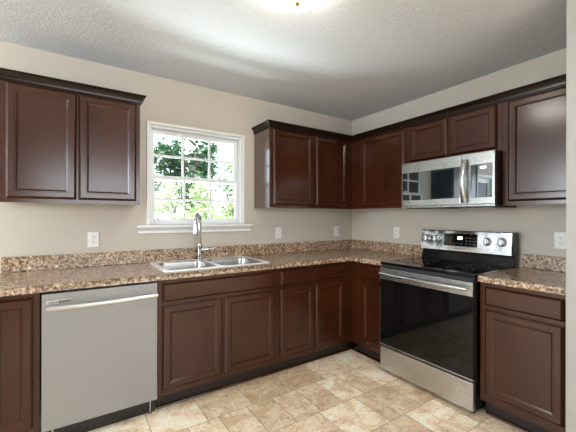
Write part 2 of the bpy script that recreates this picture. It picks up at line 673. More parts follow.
def sash(name, z0, z1, y0, y1, wt, wb):
    bm = nb()
    ring(bm, GX0, GX1, z0, z1, 0.030, wt, wb, y0, y1, 0.003)
    s = finish(name, bm, M['vinyl'], win)
    a0, a1, b0, b1 = GX0 + 0.030, GX1 - 0.030, z0 + wb, z1 - wt
    ym = (y0 + y1) / 2
    bm = nb()
    for k in (1, 2):
        x = a0 + (a1 - a0) * k / 3
        box(bm, (x - 0.0095, ym - 0.008, b0), (x + 0.0095, ym + 0.008, b1), 0.002)
    z = (b0 + b1) / 2
    for k in range(3):
        xa = a0 + (a1 - a0) * k / 3 + (0.0095 if k else 0)
        xb = a0 + (a1 - a0) * (k + 1) / 3 - (0.0095 if k < 2 else 0)
        box(bm, (xa, ym - 0.008, z - 0.0095), (xb, ym + 0.008, z + 0.0095), 0.002)
    finish('muntins', bm, M['vinyl'], s)
    finish('pane', BX((a0, ym - 0.002, b0), (a1, ym + 0.002, b1)), M['glass'], s)
    return s


ls = sash('lower_sash', WZ0 + 0.014, ZM + 0.020, 0.030, 0.060, 0.034, 0.034)
sash('upper_sash', ZM - 0.018, WZ1 - 0.026, 0.068, 0.098, 0.036, 0.034)
bm = nb()
box(bm, (-1.905, 0.034, ZM + 0.020), (-1.845, 0.056, ZM + 0.030), 0.003)
box(bm, (-1.885, 0.036, ZM + 0.030), (-1.865, 0.054, ZM + 0.038), 0.003)
finish('sash_lock', bm, M['white'], win)
bm = nb()
box(bm, (-2.386, -0.058, 1.196), (-1.360, 0.012, 1.2185), 0.006, 3)
finish('window_sill', bm, M['white'], win)
prof = [(0, 1.148), (0.012, 1.148), (0.017, 1.152), (0.017, 1.172), (0.024, 1.180), (0.034, 1.192), (0.036, 1.1955), (0, 1.1955)]
finish('sill_apron', sweep([(-2.372, -0.0005), (-1.374, -0.0005)], prof, -1), M['white'], win)

# patio door (only in reflections), plus two windows added to hold the fill lamps
bm = nb()
ring(bm, DX0 + 0.002, DX1 - 0.002, 0.002, DZ1 - 0.002, 0.05, 0.05, 0.03, 0.01, 0.12)
pd = struct('door_1', bm, M['vinyl'])
for k in range(2):
    a = DX0 + 0.055 + k * 0.83
    bm = nb()
    ring(bm, a, a + 0.83, 0.035, DZ1 - 0.055, 0.07, 0.08, 0.12, 0.03 + 0.04 * k, 0.065 + 0.04 * k)
    lf = finish('sliding_panel', bm, M['vinyl'], pd)
    finish('pane', BX((a + 0.07, 0.045 + 0.04 * k, 0.155), (a + 0.76, 0.05 + 0.04 * k, DZ1 - 0.135)), M['glass'], lf)
bm = nb()
for a, b in ((-2.45, -1.3), (-1.3, -0.15)):
    box(bm, (FX0 - 0.12, a, 0.98), (FX0 - 0.03, a + 0.05, 2.32))
    box(bm, (FX0 - 0.12, b - 0.05, 0.98), (FX0 - 0.03, b, 2.32))
    box(bm, (FX0 - 0.12, a + 0.05, 0.98), (FX0 - 0.03, b - 0.05, 1.03))
    box(bm, (FX0 - 0.12, a + 0.05, 2.27), (FX0 - 0.03, b - 0.05, 2.32))
struct('fill_window_left', bm, M['vinyl'])
bm = nb()
for a, b in ((-3.5, -1.8), (-1.8, -0.1)):
    box(bm, (a, FY0 - 0.12, 1.18), (a + 0.05, FY0 - 0.03, 2.32))
    box(bm, (b - 0.05, FY0 - 0.12, 1.18), (b, FY0 - 0.03, 2.32))
    box(bm, (a + 0.05, FY0 - 0.12, 1.18), (b - 0.05, FY0 - 0.03, 1.23))
    box(bm, (a + 0.05, FY0 - 0.12, 2.27), (b - 0.05, FY0 - 0.03, 2.32))
struct('fill_window_front', bm, M['vinyl'])
prof = [(0, 0.0), (0.014, 0.0), (0.014, 0.085), (0.009, 0.10), (0, 0.10)]
struct('baseboard_left', sweep([(-3.25, -0.001), (DX1 + 0.05, -0.001)], prof, 1), M['white'])

# shoe moulding along the toe kicks
shoe = [(0, 0.0005), (0.013, 0.0005), (0.013, 0.006), (0.009, 0.013), (0.003, 0.017), (0, 0.017)]
struct('trim_1', sweep([(-2.337, -0.5365), (-0.5365, -0.5365), (-0.5365, -0.995)], shoe, -1), M['wood_x'])
struct('trim_2', sweep([(-0.5365, -1.785), (-0.5365, -2.233)], shoe, -1), M['wood_y'])

# ---------------------------------------------------------------- cabinets
UB, UT, UD = 1.372, 2.118, 0.305
crown_prof = [(0, 2.092), (0.005, 2.092), (0.005, 2.100), (0.009, 2.101), (0.010, 2.112), (0.015, 2.125), (0.023, 2.136), (0.032, 2.144), (0.036, 2.146), (0.036, 2.152), (0, 2.152)]


def wall_cabinet(F, name, label, s0, s1, z0, z1, doors, woodl, body_s=None, frame=None):
    bs = body_s or (s0, s1)
    mid = F((s0 + s1) / 2, UD / 2, z0)
    t = thing('wall_cabinet', label, 'wall cabinet', mid, 'dark wall cabinets')
    finish('body', wbox(F, (bs[0], 0.002, z0), (bs[1], UD - 0.0195, z1), 0.0008, 1), M['wood_side'], t)
    fr = frame or (s0, s1)
    op = [(d[0] + 0.012, d[1] - 0.012, d[2] + 0.012, d[3] - 0.012) for d in doors]
    finish('face_frame', face_frame(F, fr[0], fr[1], z0, z1, UD - 0.019, UD, op), M['wood_z'], t)
    for d in doors:
        cab_door(F, t, *d, UD + 0.0005, M['wood_z'], d[4] if len(d) > 4 else 0.052) if len(d) == 4 else None
    return t


DB, DT = 1.397, 2.086
LC0, LC1 = -3.169, -2.407
lc = wall_cabinet(on_back, 'wall_cabinet', 'dark two-door wall cabinet hanging alone left of the window', LC0, LC1, UB, UT,
                  [(-3.140, -2.788, DB, DT), (-2.778, -2.432, DB, DT)], None)
finish('crown_molding', sweep([(LC1, -0.002), (LC1, -UD), (LC0, -UD), (LC0, -0.002)], crown_prof, 1), M['crown'], lc)
RC0 = -1.3266
wall_cabinet(on_back, 'wall_cabinet', 'dark two-door wall cabinet between the window and the corner', RC0, -0.305, UB, UT,
             [(-1.298, -0.842, DB, DT), (-0.806, -0.385, DB, DT)], None, body_s=(RC0, -0.002), frame=(RC0, -UD + 0.0005))
wall_cabinet(on_right, 'wall_cabinet', 'dark single-door wall cabinet between the corner and the microwave', 0.307, 1.004, UB, UT,
             [(0.452, 0.974, DB, DT)], None)
wall_cabinet(on_right, 'wall_cabinet', 'short two-door wall cabinet directly above the microwave', 1.0055, 1.7695, 1.7545, UT,
             [(1.033, 1.377, 1.775, DT), (1.394, 1.741, 1.775, DT)], None)
wall_cabinet(on_right, 'wall_cabinet', 'dark single-door wall cabinet right of the microwave, cut off by the white wall end', 1.771, 2.2335, UB, UT,
             [(1.809, 2.205, DB, DT)], None)
cr = finish('crown_molding', sweep([(RC0, -0.002), (RC0, -UD), (-UD, -UD), (-UD, -2.2335)], crown_prof, -1), M['crown'])
cr['label'] = 'dark stepped crown molding along the tops of the corner and right wall cabinets'
cr['category'] = 'molding'

BD = 0.61
BT = 0.8755


def base_cabinet(F, label, s0, s1, drawers, doors, body_s=None, kick_s=None, frame=None):
    bs = body_s or (s0, s1)
    t = thing('base_cabinet', label, 'base cabinet', F((s0 + s1) / 2, BD / 2, 0), 'dark base cabinets')
    finish('body', wbox(F, (bs[0], 0.002, 0.112), (bs[1], BD - 0.0195, BT if 'sink' not in label else 0.70)), M['wood_z'], t)
    fr = frame or (s0, s1)
    op = [(d[0] + 0.012, d[1] - 0.012, d[2] + 0.012, d[3] - 0.012) for d in drawers + doors]
    finish('face_frame', face_frame(F, fr[0], fr[1], 0.112, BT, BD - 0.019, BD, op), M['wood_z'], t)
    ks = kick_s or bs
    finish('toe_kick', wbox(F, (ks[0], 0.45, 0.0), (ks[1], 0.535, 0.1115)), M['kick'], t)
    for d in drawers:
        cab_drawer(F, t, *d, BD + 0.0005, M['wood_x'] if F is on_back else M['wood_y'])
    for d in doors:
        cab_door(F, t, *d, BD + 0.0005, M['wood_z'])
    return t


D0, D1, E0, E1 = 0.728, 0.850, 0.150, 0.704
base_cabinet(on_back, 'narrow dark base cabinet with one tall door left of the dishwasher', -3.187, -2.957, [], [(-3.172, -2.983, E0, 0.850)])
base_cabinet(on_back, 'wide dark sink base cabinet with two doors and a false drawer front', -2.3445, -1.4335,
             [(-2.318, -1.468, D0, D1)], [(-2.318, -1.909, E0, E1), (-1.890, -1.466, E0, E1)])
base_cabinet(on_back, 'dark base cabinet with one drawer and two doors between sink cabinet and corner', -1.4325, -0.612,
             [(-1.410, -0.715, D0, D1)], [(-1.410, -1.068, E0, E1), (-1.050, -0.716, E0, E1)],
             body_s=(-1.4325, -0.002), kick_s=(-1.4325, -0.452), frame=(-1.4325, -BD + 0.0005))
base_cabinet(on_right, 'dark base cabinet in the corner, with drawer and door left of the range', 0.612, 1.002,
             [(0.748, 0.985, D0, D1)], [(0.748, 0.985, E0 + 0.01, E1)])
base_cabinet(on_right, 'dark base cabinet with one drawer over one door right of the range', 1.7735, 2.2335,
             [(1.806, 2.206, D0, D1)], [(1.806, 2.206, E0 + 0.012, E1)])

# ---------------------------------------------------------------- countertops
CT0, CT1, CD = 0.876, 0.914, 0.638
SX0, SX1, SY0, SY1 = -2.300, -1.468, -0.575, -0.052


def ease(bm, test, off=0.012, seg=4):
    es = [e for e in bm.edges if test(e.verts[0].co, e.verts[1].co)]
    bmesh.ops.bevel(bm, geom=es, offset=off, segments=seg, profile=0.5, affect='EDGES')


xs = [-3.200, SX0 + 0.02, SX1 - 0.02, -CD, -0.002]
ys = [-1.002, -CD, SY0 + 0.02, SY1 - 0.02, -0.002]


def top_in(i, j):
    cx, cy = (xs[i] + xs[i + 1]) / 2, (ys[j] + ys[j + 1]) / 2
    if cy < -CD and cx < -CD:
        return False
    return not (i == 1 and j == 2)


bm = grid_slab(xs, ys, top_in, CT0, CT1)
fr = lambda p, q: abs(p.z - CT1) < 1e-5 and abs(q.z - CT1) < 1e-5 and ((abs(p.y + CD) < 1e-5 and abs(q.y + CD) < 1e-5 and p.x < -CD + 1e-4 and q.x < -CD + 1e-4)
                                                                     or (abs(p.x + CD) < 1e-5 and abs(q.x + CD) < 1e-5 and p.y < -CD + 1e-4 and q.y < -CD + 1e-4))
ease(bm, fr)
ct = thing('countertop', 'long brown speckled laminate countertop turning the corner around the sink to the range', 'countertop', (-1.9, -0.32, CT0), 'speckled laminate countertops')
finish('counter_slab', bm, M['lam'], ct)
finish('backsplash', BX((-3.200, -0.021, CT1), (-0.002, -0.002, 1.016), 0.004, 3), M['lam'], ct)
finish('backsplash', BX((-0.021, -1.002, CT1), (-0.002, -0.0215, 1.016), 0.004, 3), M['lam'], ct)
c2 = thing('countertop', 'short brown speckled laminate countertop right of the range', 'countertop', (-0.32, -2.0, CT0), 'speckled laminate countertops')
bm = BX((-CD, -2.2335, CT0), (-0.002, -1.7695, CT1))
ease(bm, lambda p, q: p.z > CT1 - 1e-5 and q.z > CT1 - 1e-5 and p.x < -0.6 and q.x < -0.6)
finish('counter_slab', bm, M['lam'], c2)
finish('backsplash', BX((-0.021, -2.2335, CT1), (-0.002, -1.785, 1.016), 0.004, 3), M['lam'], c2)


# ---------------------------------------------------------------- sink
def rrect(x0, x1, y0, y1, r, n=6):
    pts = []
    for cx, cy, a0 in ((x1 - r, y1 - r, 0), (x0 + r, y1 - r, 90), (x0 + r, y0 + r, 180), (x1 - r, y0 + r, 270)):
        for k in range(n + 1):
            a = math.radians(a0 + 90 * k / n)
            pts.append((cx + r * math.cos(a), cy + r * math.sin(a)))
    return pts


sk = thing('sink', 'stainless double-bowl drop-in sink under the window', 'sink', (-1.885, -0.31, CT1))
bm = nb()
ZR = CT1 + 0.006


def vloop(pts, z):
    return [bm.verts.new((x, y, z)) for x, y in pts]


def skin(a, b):
    n = len(a)
    for k in range(n):
        bm.faces.new((a[k], a[(k + 1) % n], b[(k + 1) % n], b[k]))


o0 = vloop(rrect(SX0, SX1, SY0, SY1, 0.035), CT1 + 0.0005)
o1 = vloop(rrect(SX0 + 0.003, SX1 - 0.003, SY0 + 0.003, SY1 - 0.003, 0.033), ZR + 0.001)
o2 = vloop(rrect(SX0 + 0.010, SX1 - 0.010, SY0 + 0.010, SY1 - 0.010, 0.03), ZR)
skin(o0, o1)
skin(o1, o2)
edges = []


def loop_edges(l):
    r = []
    for k in range(len(l)):
        e = bm.edges.get((l[k], l[(k + 1) % len(l)])) or bm.edges.new((l[k], l[(k + 1) % len(l)]))
        r.append(e)
    return r


edges += loop_edges(o2)
bowls = ((-2.262, -1.905), (-1.868, -1.506))
hl = []
for bx0, bx1 in bowls:
    h = vloop(rrect(bx0, bx1, -0.540, -0.145, 0.055), ZR)
    hl.append((h, bx0, bx1))
    edges += loop_edges(h)
bmesh.ops.triangle_fill(bm, use_beauty=True, use_dissolve=False, edges=edges)
finish('sink_deck', bm, M['deck'], sk, ang=50)
for h, bx0, bx1 in hl:
    bm = nb()
    prev = vloop(rrect(bx0, bx1, -0.540, -0.145, 0.055), ZR)
    for ins, z, r in ((0.004, ZR - 0.004, 0.053), (0.007, ZR - 0.012, 0.052), (0.016, ZR - 0.14, 0.055), (0.024, ZR - 0.165, 0.055),
                      (0.045, ZR - 0.178, 0.05), (0.10, ZR - 0.184, 0.04)):
        cur = vloop(rrect(bx0 + ins, bx1 - ins, -0.540 + ins, -0.145 - ins, r), z)
        skin(prev, cur)
        prev = cur
    bm.faces.new(prev)
    bo = finish('bowl', bm, M['sink'], sk, ang=60)
    bm = nb()
    cx = (bx0 + bx1) / 2
    lathe(bm, [(0.0, 0.0005), (0.018, 0.0005), (0.022, 0.004), (0.040, 0.004), (0.044, 0.001), (0.044, 0.0)], (cx, -0.33, ZR - 0.1838), seg=24)
    finish('drain', bm, M['polish'], bo)

# ---------------------------------------------------------------- faucet
FB = Vector((-1.900, -0.098, ZR))
fa = thing('faucet', 'chrome pull-down gooseneck faucet standing behind the sink divider', 'faucet', FB)
bm = nb()
lathe(bm, [(0.0, 0.0005), (0.028, 0.0005), (0.028, 0.005), (0.024, 0.009), (0.019, 0.012), (0.0205, 0.02), (0.0205, 0.125), (0.0165, 0.137), (0.0, 0.139)], FB, seg=24)
finish('faucet_body', bm, M['chrome'], fa)
dirv = Vector((-0.55, -0.83, 0)).normalized()
R = 0.067
zc = 1.2455
pts = [FB + Vector((0, 0, 0.135)), FB + Vector((0, 0, 0.20)), Vector((FB.x, FB.y, zc - 0.02))]
for k in range(0, 13):
    a = PI * k / 12 * 1.03
    pts.append(Vector((FB.x, FB.y, zc)) + dirv * (R - R * math.cos(a)) + Vector((0, 0, R * math.sin(a))))
bm = nb()
tube(bm, pts, 0.0138, 14)
finish('spout', bm, M['chrome'], fa)
e = pts[-1]
d = (pts[-1] - pts[-2]).normalized()
bm = nb()
tube(bm, [e - d * 0.004, e + d * 0.004, e + d * 0.02, e + d * 0.06, e + d * 0.092, e + d * 0.098], [0.0145, 0.0165, 0.0165, 0.0195, 0.0215, 0.019], 16)
sh = finish('spray_head', bm, M['chrome'], fa)
bm = nb()
tube(bm, [e + d * 0.0982, e + d * 0.101], [0.015, 0.0145], 16)
finish('spray_face', bm, M['matte'], sh)
bm = nb()
hz = ZR + 0.085
tube(bm, [FB + Vector((0.012, 0, hz - FB.z)), FB + Vector((0.030, -0.002, hz - FB.z)), FB + Vector((0.068, -0.004, hz - FB.z)), FB + Vector((0.072, -0.004, hz - FB.z))], [0.021, 0.021, 0.021, 0.016], 16)
hd = finish('handle', bm, M['chrome'], fa)
bm = nb()
tube(bm, [FB + Vector((0.060, -0.004, hz - FB.z)), FB + Vector((0.095, -0.006, hz - FB.z + 0.004)), FB + Vector((0.140, -0.010, hz - FB.z + 0.010))], [0.007, 0.006, 0.0048], 10)
finish('lever', bm, M['chrome'], hd)

# ---------------------------------------------------------------- dishwasher
X0, X1 = -2.9505, -2.3495
dw = thing('dishwasher', 'silver built-in dishwasher with a bowed bar handle under the counter', 'dishwasher', (-2.65, -0.3, 0))
finish('body', BX((X0 + 0.008, -0.575, 0.085), (X1 - 0.008, -0.01, 0.868)), M['matte'], dw)
bm = nb()
box(bm, (X0 + 0.003, -0.634, 0.112), (X1 - 0.003, -0.577, 0.862), 0.005, 3)
dd = finish('door', bm, M['ss_dw'], dw)
bm = nb()
n = 14
pts = []
for k in range(n + 1):
    u = k / n
    x = -2.926 + 0.568 * u
    pts.append((x, -0.664 - 0.022 * math.sin(PI * u) , 0.788))
rows = []
for (x, y, z) in pts:
    rows.append([bm.verts.new((x, y - 0.001 + 0.009 * math.cos(2 * PI * q / 12), z + 0.0145 * math.sin(2 * PI * q / 12))) for q in range(12)])
for a, b in zip(rows, rows[1:]):
    for k in range(12):
        bm.faces.new((a[k], a[(k + 1) % 12], b[(k + 1) % 12], b[k]))
bm.faces.new(rows[0])
bm.faces.new(rows[-1])
box(bm, (-2.924, -0.662, 0.776), (-2.902, -0.633, 0.800), 0.002)
box(bm, (-2.382, -0.662, 0.776), (-2.360, -0.633, 0.800), 0.002)
finish('handle', bm, M['ss_handle'], dd, ang=50)
bm = nb()
box(bm, (-2.926, -0.6362, 0.806), (-2.812, -0.6335, 0.826), 0.0008, 1)
bg_ = finish('badge', bm, M['ss_x'], dd)
bm = nb()
x = -2.920
while x < -2.818:                              # small illegible maker's lettering on the badge
    wd = random.choice((0.003, 0.004, 0.005))
    if x < -2.875:
        box(bm, (x, -0.6368, 0.811), (x + wd, -0.636, 0.819))
    else:
        box(bm, (x, -0.6368, 0.809), (x + wd + 0.002, -0.636, 0.822))
    x += wd + 0.0022
finish('lettering', bm, M['grey'], bg_)
finish('toe_panel', BX((X0 + 0.004, -0.560, 0.002), (X1 - 0.004, -0.535, 0.104), 0.002), M['black'], dw)
for x in (X0 + 0.05, X1 - 0.035):
    bm = nb()
    lathe(bm, [(0.0, 0.0005), (0.010, 0.0005), (0.010, 0.006), (0.004, 0.008), (0.004, 0.09), (0.0, 0.09)], (x, -0.572, 0.0), seg=12)
    finish('levelling_foot', bm, M['ss_x'], dw)

# ---------------------------------------------------------------- range
R0, R1 = -1.7625, -1.0055           # y extent
XF = -0.640
rg = thing('range', 'freestanding stainless electric range with black glass oven door', 'range', (-0.34, -1.384, 0))
finish('body', BX((XF, R0 + 0.002, 0.03), (-0.03, R1 - 0.002, 0.895), 0.003), M['black'], rg)
bm = nb()
box(bm, (-0.668, R0, 0.8955), (-0.105, R1, 0.918), 0.005, 3)
ctp = finish('cooktop', bm, M['blackglass'], rg)
for x, y, r in ((-0.50, -1.20, 0.115), (-0.50, -1.58, 0.09), (-0.25, -1.19, 0.078), (-0.25, -1.58, 0.078)):
    bm = nb()
    for rr in (r, r * 0.62):
        seg = 40
        a = [bm.verts.new((x + rr * math.cos(2 * PI * k / seg), y + rr * math.sin(2 * PI * k / seg), 0.9184)) for k in range(seg)]
        b = [bm.verts.new((x + (rr - 0.003) * math.cos(2 * PI * k / seg), y + (rr - 0.003) * math.sin(2 * PI * k / seg), 0.9184)) for k in range(seg)]
        for k in range(seg):
            bm.faces.new((a[k], a[(k + 1) % seg], b[(k + 1) % seg], b[k]))
    finish('burner_ring', bm, M['grey'], ctp)
# oven door
bm = nb()
box(bm, (-0.668, R0 + 0.003, 0.236), (-0.6415, R1 - 0.003, 0.868), 0.004)
od = finish('oven_door', bm, M['black'], rg)
finish('door_glass', BX((-0.6725, R0 + 0.004, 0.246), (-0.6685, R1 - 0.004, 0.776), 0.001, 1), M['ovenglass'], od)
finish('door_band', BX((-0.678, R0 + 0.003, 0.777), (-0.6685, R1 - 0.003, 0.868), 0.003), M['ss_y'], od)
finish('door_trim', BX((-0.676, R0 + 0.003, 0.2365), (-0.6685, R1 - 0.003, 0.2455), 0.0015), M['ss_y'], od)
bm = nb()
rows = []
for k in range(n + 1):
    u = k / n
    y = -1.032 - 0.706 * u
    x = -0.712 - 0.016 * math.sin(PI * u)
    rows.append([bm.verts.new((x + 0.010 * math.cos(2 * PI * q / 12), y, 0.826 + 0.0135 * math.sin(2 * PI * q / 12))) for q in range(12)])
for a, b in zip(rows, rows[1:]):
    for k in range(12):
        bm.faces.new((a[k], a[(k + 1) % 12], b[(k + 1) % 12], b[k]))
bm.faces.new(rows[0])
bm.faces.new(rows[-1])
box(bm, (-0.712, -1.054, 0.815), (-0.676, -1.034, 0.837), 0.002)
box(bm, (-0.712, -1.736, 0.815), (-0.676, -1.716, 0.837), 0.002)
finish('handle', bm, M['ss_y'], od, ang=50)
finish('control_gap', BX((-0.664, R0 + 0.004, 0.8695), (-0.6415, R1 - 0.004, 0.895)), M['matte'], rg)
sd = finish('storage_drawer', BX((-0.672, R0 + 0.003, 0.036), (-0.6415, R1 - 0.003, 0.222), 0.005, 3), M['ss_y'], rg)
for x in (-0.60, -0.10):
    for y in (R0 + 0.04, R1 - 0.04):
        bm = nb()
        lathe(bm, [(0.0, 0.0), (0.018, 0.0), (0.018, 0.014), (0.010, 0.018), (0.010, 0.035), (0.0, 0.035)], (x, y, 0.0), seg=14)
        finish('foot', bm, M['matte'], rg)
# backguard: black riser and a tilted stainless panel
prof = [(-0.030, 0.897), (-0.104, 0.9185), (-0.082, 0.990), (-0.074, 1.002), (-0.030, 1.002)]
bm = nb()
a = [bm.verts.new((x, R0 + 0.002, z)) for x, z in prof]
b = [bm.verts.new((x, R1 - 0.002, z)) for x, z in prof]
for k in range(5):
    bm.faces.new((a[k], a[(k + 1) % 5], b[(k + 1) % 5], b[k]))
bm.faces.new(a)
bm.faces.new(b)
gd = finish('backguard', bm, M['black'], rg)
PA, PB = Vector((-0.112, 0, 1.003)), Vector((-0.0935, 0, 1.168))     # front face bottom / top
prof = [(-0.028, 1.0025), (PA.x, PA.z), (PB.x, PB.z), (PB.x + 0.006, 1.173), (-0.028, 1.173)]
bm = nb()
a = [bm.verts.new((x, R0 + 0.012, z)) for x, z in prof]
b = [bm.verts.new((x, R1 - 0.002, z)) for x, z in prof]
for k in range(5):
    bm.faces.new((a[k], a[(k + 1) % 5], b[(k + 1) % 5], b[k]))
bm.faces.new(a)
bm.faces.new(b)
cp = finish('control_panel', bm, M['ss_gloss'], gd)
finish('end_cap', BX((-0.092, R0, 1.0025), (-0.026, R0 + 0.0115, 1.175), 0.002), M['black'], gd)
up = (PB - PA).normalized()
nm = Vector((-up.z, 0, up.x))           # out of the panel, towards the room


def on_panel(y, h, off=0.0):
    p = PA + up * h + nm * off
    return Vector((p.x, y, p.z))


def panel_box(bm, y0, y1, h0, h1, o0, o1):
    vs = [bm.verts.new(on_panel(y, h, o)) for o in (o0, o1) for y, h in ((y0, h0), (y1, h0), (y1, h1), (y0, h1))]
    for f in ((0, 1, 2, 3), (4, 5, 6, 7), (0, 1, 5, 4), (1, 2, 6, 5), (2, 3, 7, 6), (3, 0, 4, 7)):
        bm.faces.new([vs[i] for i in f])


bm = nb()
panel_box(bm, -1.505, -1.226, 0.040, 0.146, 0.0003, 0.0025)
dp = finish('display', bm, M['blackglass'], cp)
bm = nb()
for yy, wd in ((-1.350, 0.007), (-1.362, 0.011), (-1.378, 0.011)):
    panel_box(bm, yy - wd / 2, yy + wd / 2, 0.098, 0.122, 0.0026, 0.0030)
finish('clock_digits', bm, M['digits'], dp)
for yy in (-1.25, -1.28, -1.42, -1.45, -1.48):
    for hh in (0.064, 0.088, 0.112):
        bm = nb()
        panel_box(bm, yy - 0.008, yy + 0.008, hh - 0.003, hh + 0.003, 0.0026, 0.0029)
        finish('touch_key', bm, M['grey'], dp)
for yy in (-1.32, -1.35, -1.38):
    bm = nb()
    panel_box(bm, yy - 0.008, yy + 0.008, 0.061, 0.067, 0.0026, 0.0029)
    finish('touch_key', bm, M['grey'], dp)
bm = nb()
yy = -1.318
while yy > -1.405:                       # small illegible maker's lettering
    panel_box(bm, yy - 0.007, yy, 0.017, 0.026, 0.0003, 0.0008)
    yy -= 0.0105
finish('lettering', bm, M['grey'], cp)
knobs = []
for yy in (-1.062, -1.150, -1.580, -1.685):
    bm = nb()
    c = on_panel(yy, 0.093)
    lathe(bm, [(0.0, 0.0004), (0.0285, 0.0004), (0.0285, 0.004), (0.024, 0.006), (0.0225, 0.022), (0.0205, 0.0245), (0.0, 0.0245)], c, nm, 28)
    kb = finish('knob', bm, M['polish'], cp)
    bm = nb()
    t = bmesh.new()
    box(t, (-0.0045, -0.021, 0), (0.0045, 0.021, 0.011), 0.0015)
    mtx = Matrix((( 0, up.x, nm.x, 0), (1, 0, 0, 0), (0, up.z, nm.z, 0), (0, 0, 0, 1)))
    bmesh.ops.transform(t, matrix=Matrix.Translation(c + nm * 0.0248) @ mtx, verts=t.verts)
    merge(bm, t)
    finish('grip', bm, M['polish'], kb)
    bm = nb()
    seg = 28
    lathe(bm, [(0.0335, 0.0003), (0.0335, 0.0012), (0.029, 0.0012), (0.029, 0.0003)], c, nm, 28)
    finish('dial_ring', bm, M['grey'], kb)

# ---------------------------------------------------------------- microwave
mw = thing('microwave', 'stainless over-the-range microwave with dark glass front and bowed handle', 'microwave', (-0.2, -1.387, 1.366))
Q0, Q1 = -1.768, -1.007
finish('body', BX((-0.372, Q0 + 0.001, 1.372), (-0.003, Q1 - 0.001, 1.753), 0.002), M['black'], mw)
bm = nb()
box(bm, (-0.400, -1.530, 1.380), (-0.3735, Q1 - 0.002, 1.752), 0.005, 3)
md = finish('door', bm, M['ss_y'], mw)
finish('door_window', BX((-0.4025, -1.527, 1.430), (-0.3985, -1.020, 1.666), 0.0015, 2), M['mwglass'], md)
finish('window_screen', BX((-0.4032, -1.482, 1.443), (-0.4027, -1.296, 1.652)), M['mesh'], md)
bm = nb()
box(bm, (-0.400, Q0 + 0.002, 1.380), (-0.3735, -1.532, 1.752), 0.005, 3)
mp_ = finish('control_panel', bm, M['ss_y'], mw)
mpg = finish('panel_glass', BX((-0.4025, -1.752, 1.428), (-0.3985, -1.604, 1.666), 0.0015, 2), M['mwglass'], mp_)
bm = nb()
for k in range(3):
    box(bm, (-0.4032, -1.672 - 0.014 * k - 0.010, 1.632), (-0.4027, -1.672 - 0.014 * k, 1.648))
finish('clock_digits', bm, M['digits'], mpg)
bm = nb()
rows = []
for k in range(n + 1):
    u = k / n
    z = 1.392 + 0.318 * u
    x = -0.418 - 0.040 * math.sin(PI * u)
    rows.append([bm.verts.new((x + dx, -1.567 + dy, z)) for dx, dy in ((0.006, 0.017), (-0.003, 0.017), (-0.007, 0.009), (-0.007, -0.009), (-0.003, -0.017), (0.006, -0.017))])
for a, b in zip(rows, rows[1:]):
    for k in range(6):
        bm.faces.new((a[k], a[(k + 1) % 6], b[(k + 1) % 6], b[k]))
bm.faces.new(rows[0])
bm.faces.new(rows[-1])
box(bm, (-0.416, -1.580, 1.394), (-0.3995, -1.554, 1.414), 0.002)
box(bm, (-0.416, -1.580, 1.688), (-0.3995, -1.554, 1.708), 0.002)
finish('handle', bm, M['ss_y'], mw, ang=50)
bm = nb()
box(bm, (-0.398, Q0 + 0.004, 1.366), (-0.374, Q1 - 0.004, 1.379), 0.002)
finish('vent_lip', bm, M['ss_y'], mw)
bm = nb()
box(bm, (-0.36, Q0 + 0.02, 1.360), (-0.02, Q1 - 0.02, 1.3715), 0.002)
up_ = finish('bottom_panel', bm, M['matte'], mw)
for y0, y1 in ((-1.70, -1.45), (-1.33, -1.08)):
    bm = nb()
    box(bm, (-0.30, y0, 1.356), (-0.10, y1, 1.3598), 0.001, 1)
    finish('grease_filter', bm, M['ss_y'], up_)

# ---------------------------------------------------------------- outlets
def outlet_at(F, label, s, z, decora=False):
    o = thing('wall_outlet' if not decora else 'light_switch', label, 'outlet' if not decora else 'switch', F(s, 0.0005, z), 'white wall plates')
    finish('cover_plate', wbox(F, (s - 0.036, 0.0006, z - 0.0575), (s + 0.036, 0.006, z + 0.0575), 0.0025), M['plate'], o)
    if decora:
        finish('rocker', wbox(F, (s - 0.0165, 0.006, z - 0.033), (s + 0.0165, 0.009, z + 0.033), 0.002), M['plate'], o)
        return o
    for dz in (0.0195, -0.0195):
        r = finish('receptacle', wbox(F, (s - 0.0165, 0.006, z + dz - 0.014), (s + 0.0165, 0.0078, z + dz + 0.014), 0.0012), M['plate'], o)
        bm = nb()
        for ds in (-0.0065, 0.0065):
            merge(bm, wbox(F, (s + ds - 0.0012, 0.0079, z + dz - 0.003), (s + ds + 0.0012, 0.0083, z + dz + 0.006)))
        merge(bm, wbox(F, (s - 0.002, 0.0079, z + dz - 0.010), (s + 0.002, 0.0083, z + dz - 0.006)))
        finish('slots', bm, M['slot'], r)
    bm = nb()
    lathe(bm, [(0.0, 0.0), (0.003, 0.0), (0.003, 0.001), (0.0, 0.0015)], F(s, 0.006, z), Vector(F(0, 1, 0)), 10)
    finish('screw', bm, M['plate'], o)
    return o


def dup(root, loc, rotz, label):
    r = root.copy()
    C.objects.link(r)
    r.location = loc
    r.rotation_euler = (0, 0, rotz)
    r['label'] = label
    for ch in list(root.children):
        c = ch.copy()
        C.objects.link(c)
        c.parent = r
        for g in ch.children:
            d_ = g.copy()
            C.objects.link(d_)
            d_.parent = c
    return r


ou = outlet_at(on_back, 'white duplex outlet on the wall above the dishwasher', -2.680, 1.114)
outlet_at(on_back, 'white rocker switch plate right of the window, under the wall cabinet', -1.048, 1.123, True)
dup(ou, (-0.252, -0.0005, 1.122), 0, 'white duplex outlet on the back wall close to the corner')
dup(ou, (-0.0005, -0.649, 1.127), -PI / 2, 'white duplex outlet on the right wall between corner and range')
dup(ou, (-0.0005, -2.010, 1.129), -PI / 2, 'white duplex outlet on the right wall right of the range, beside the wall end')

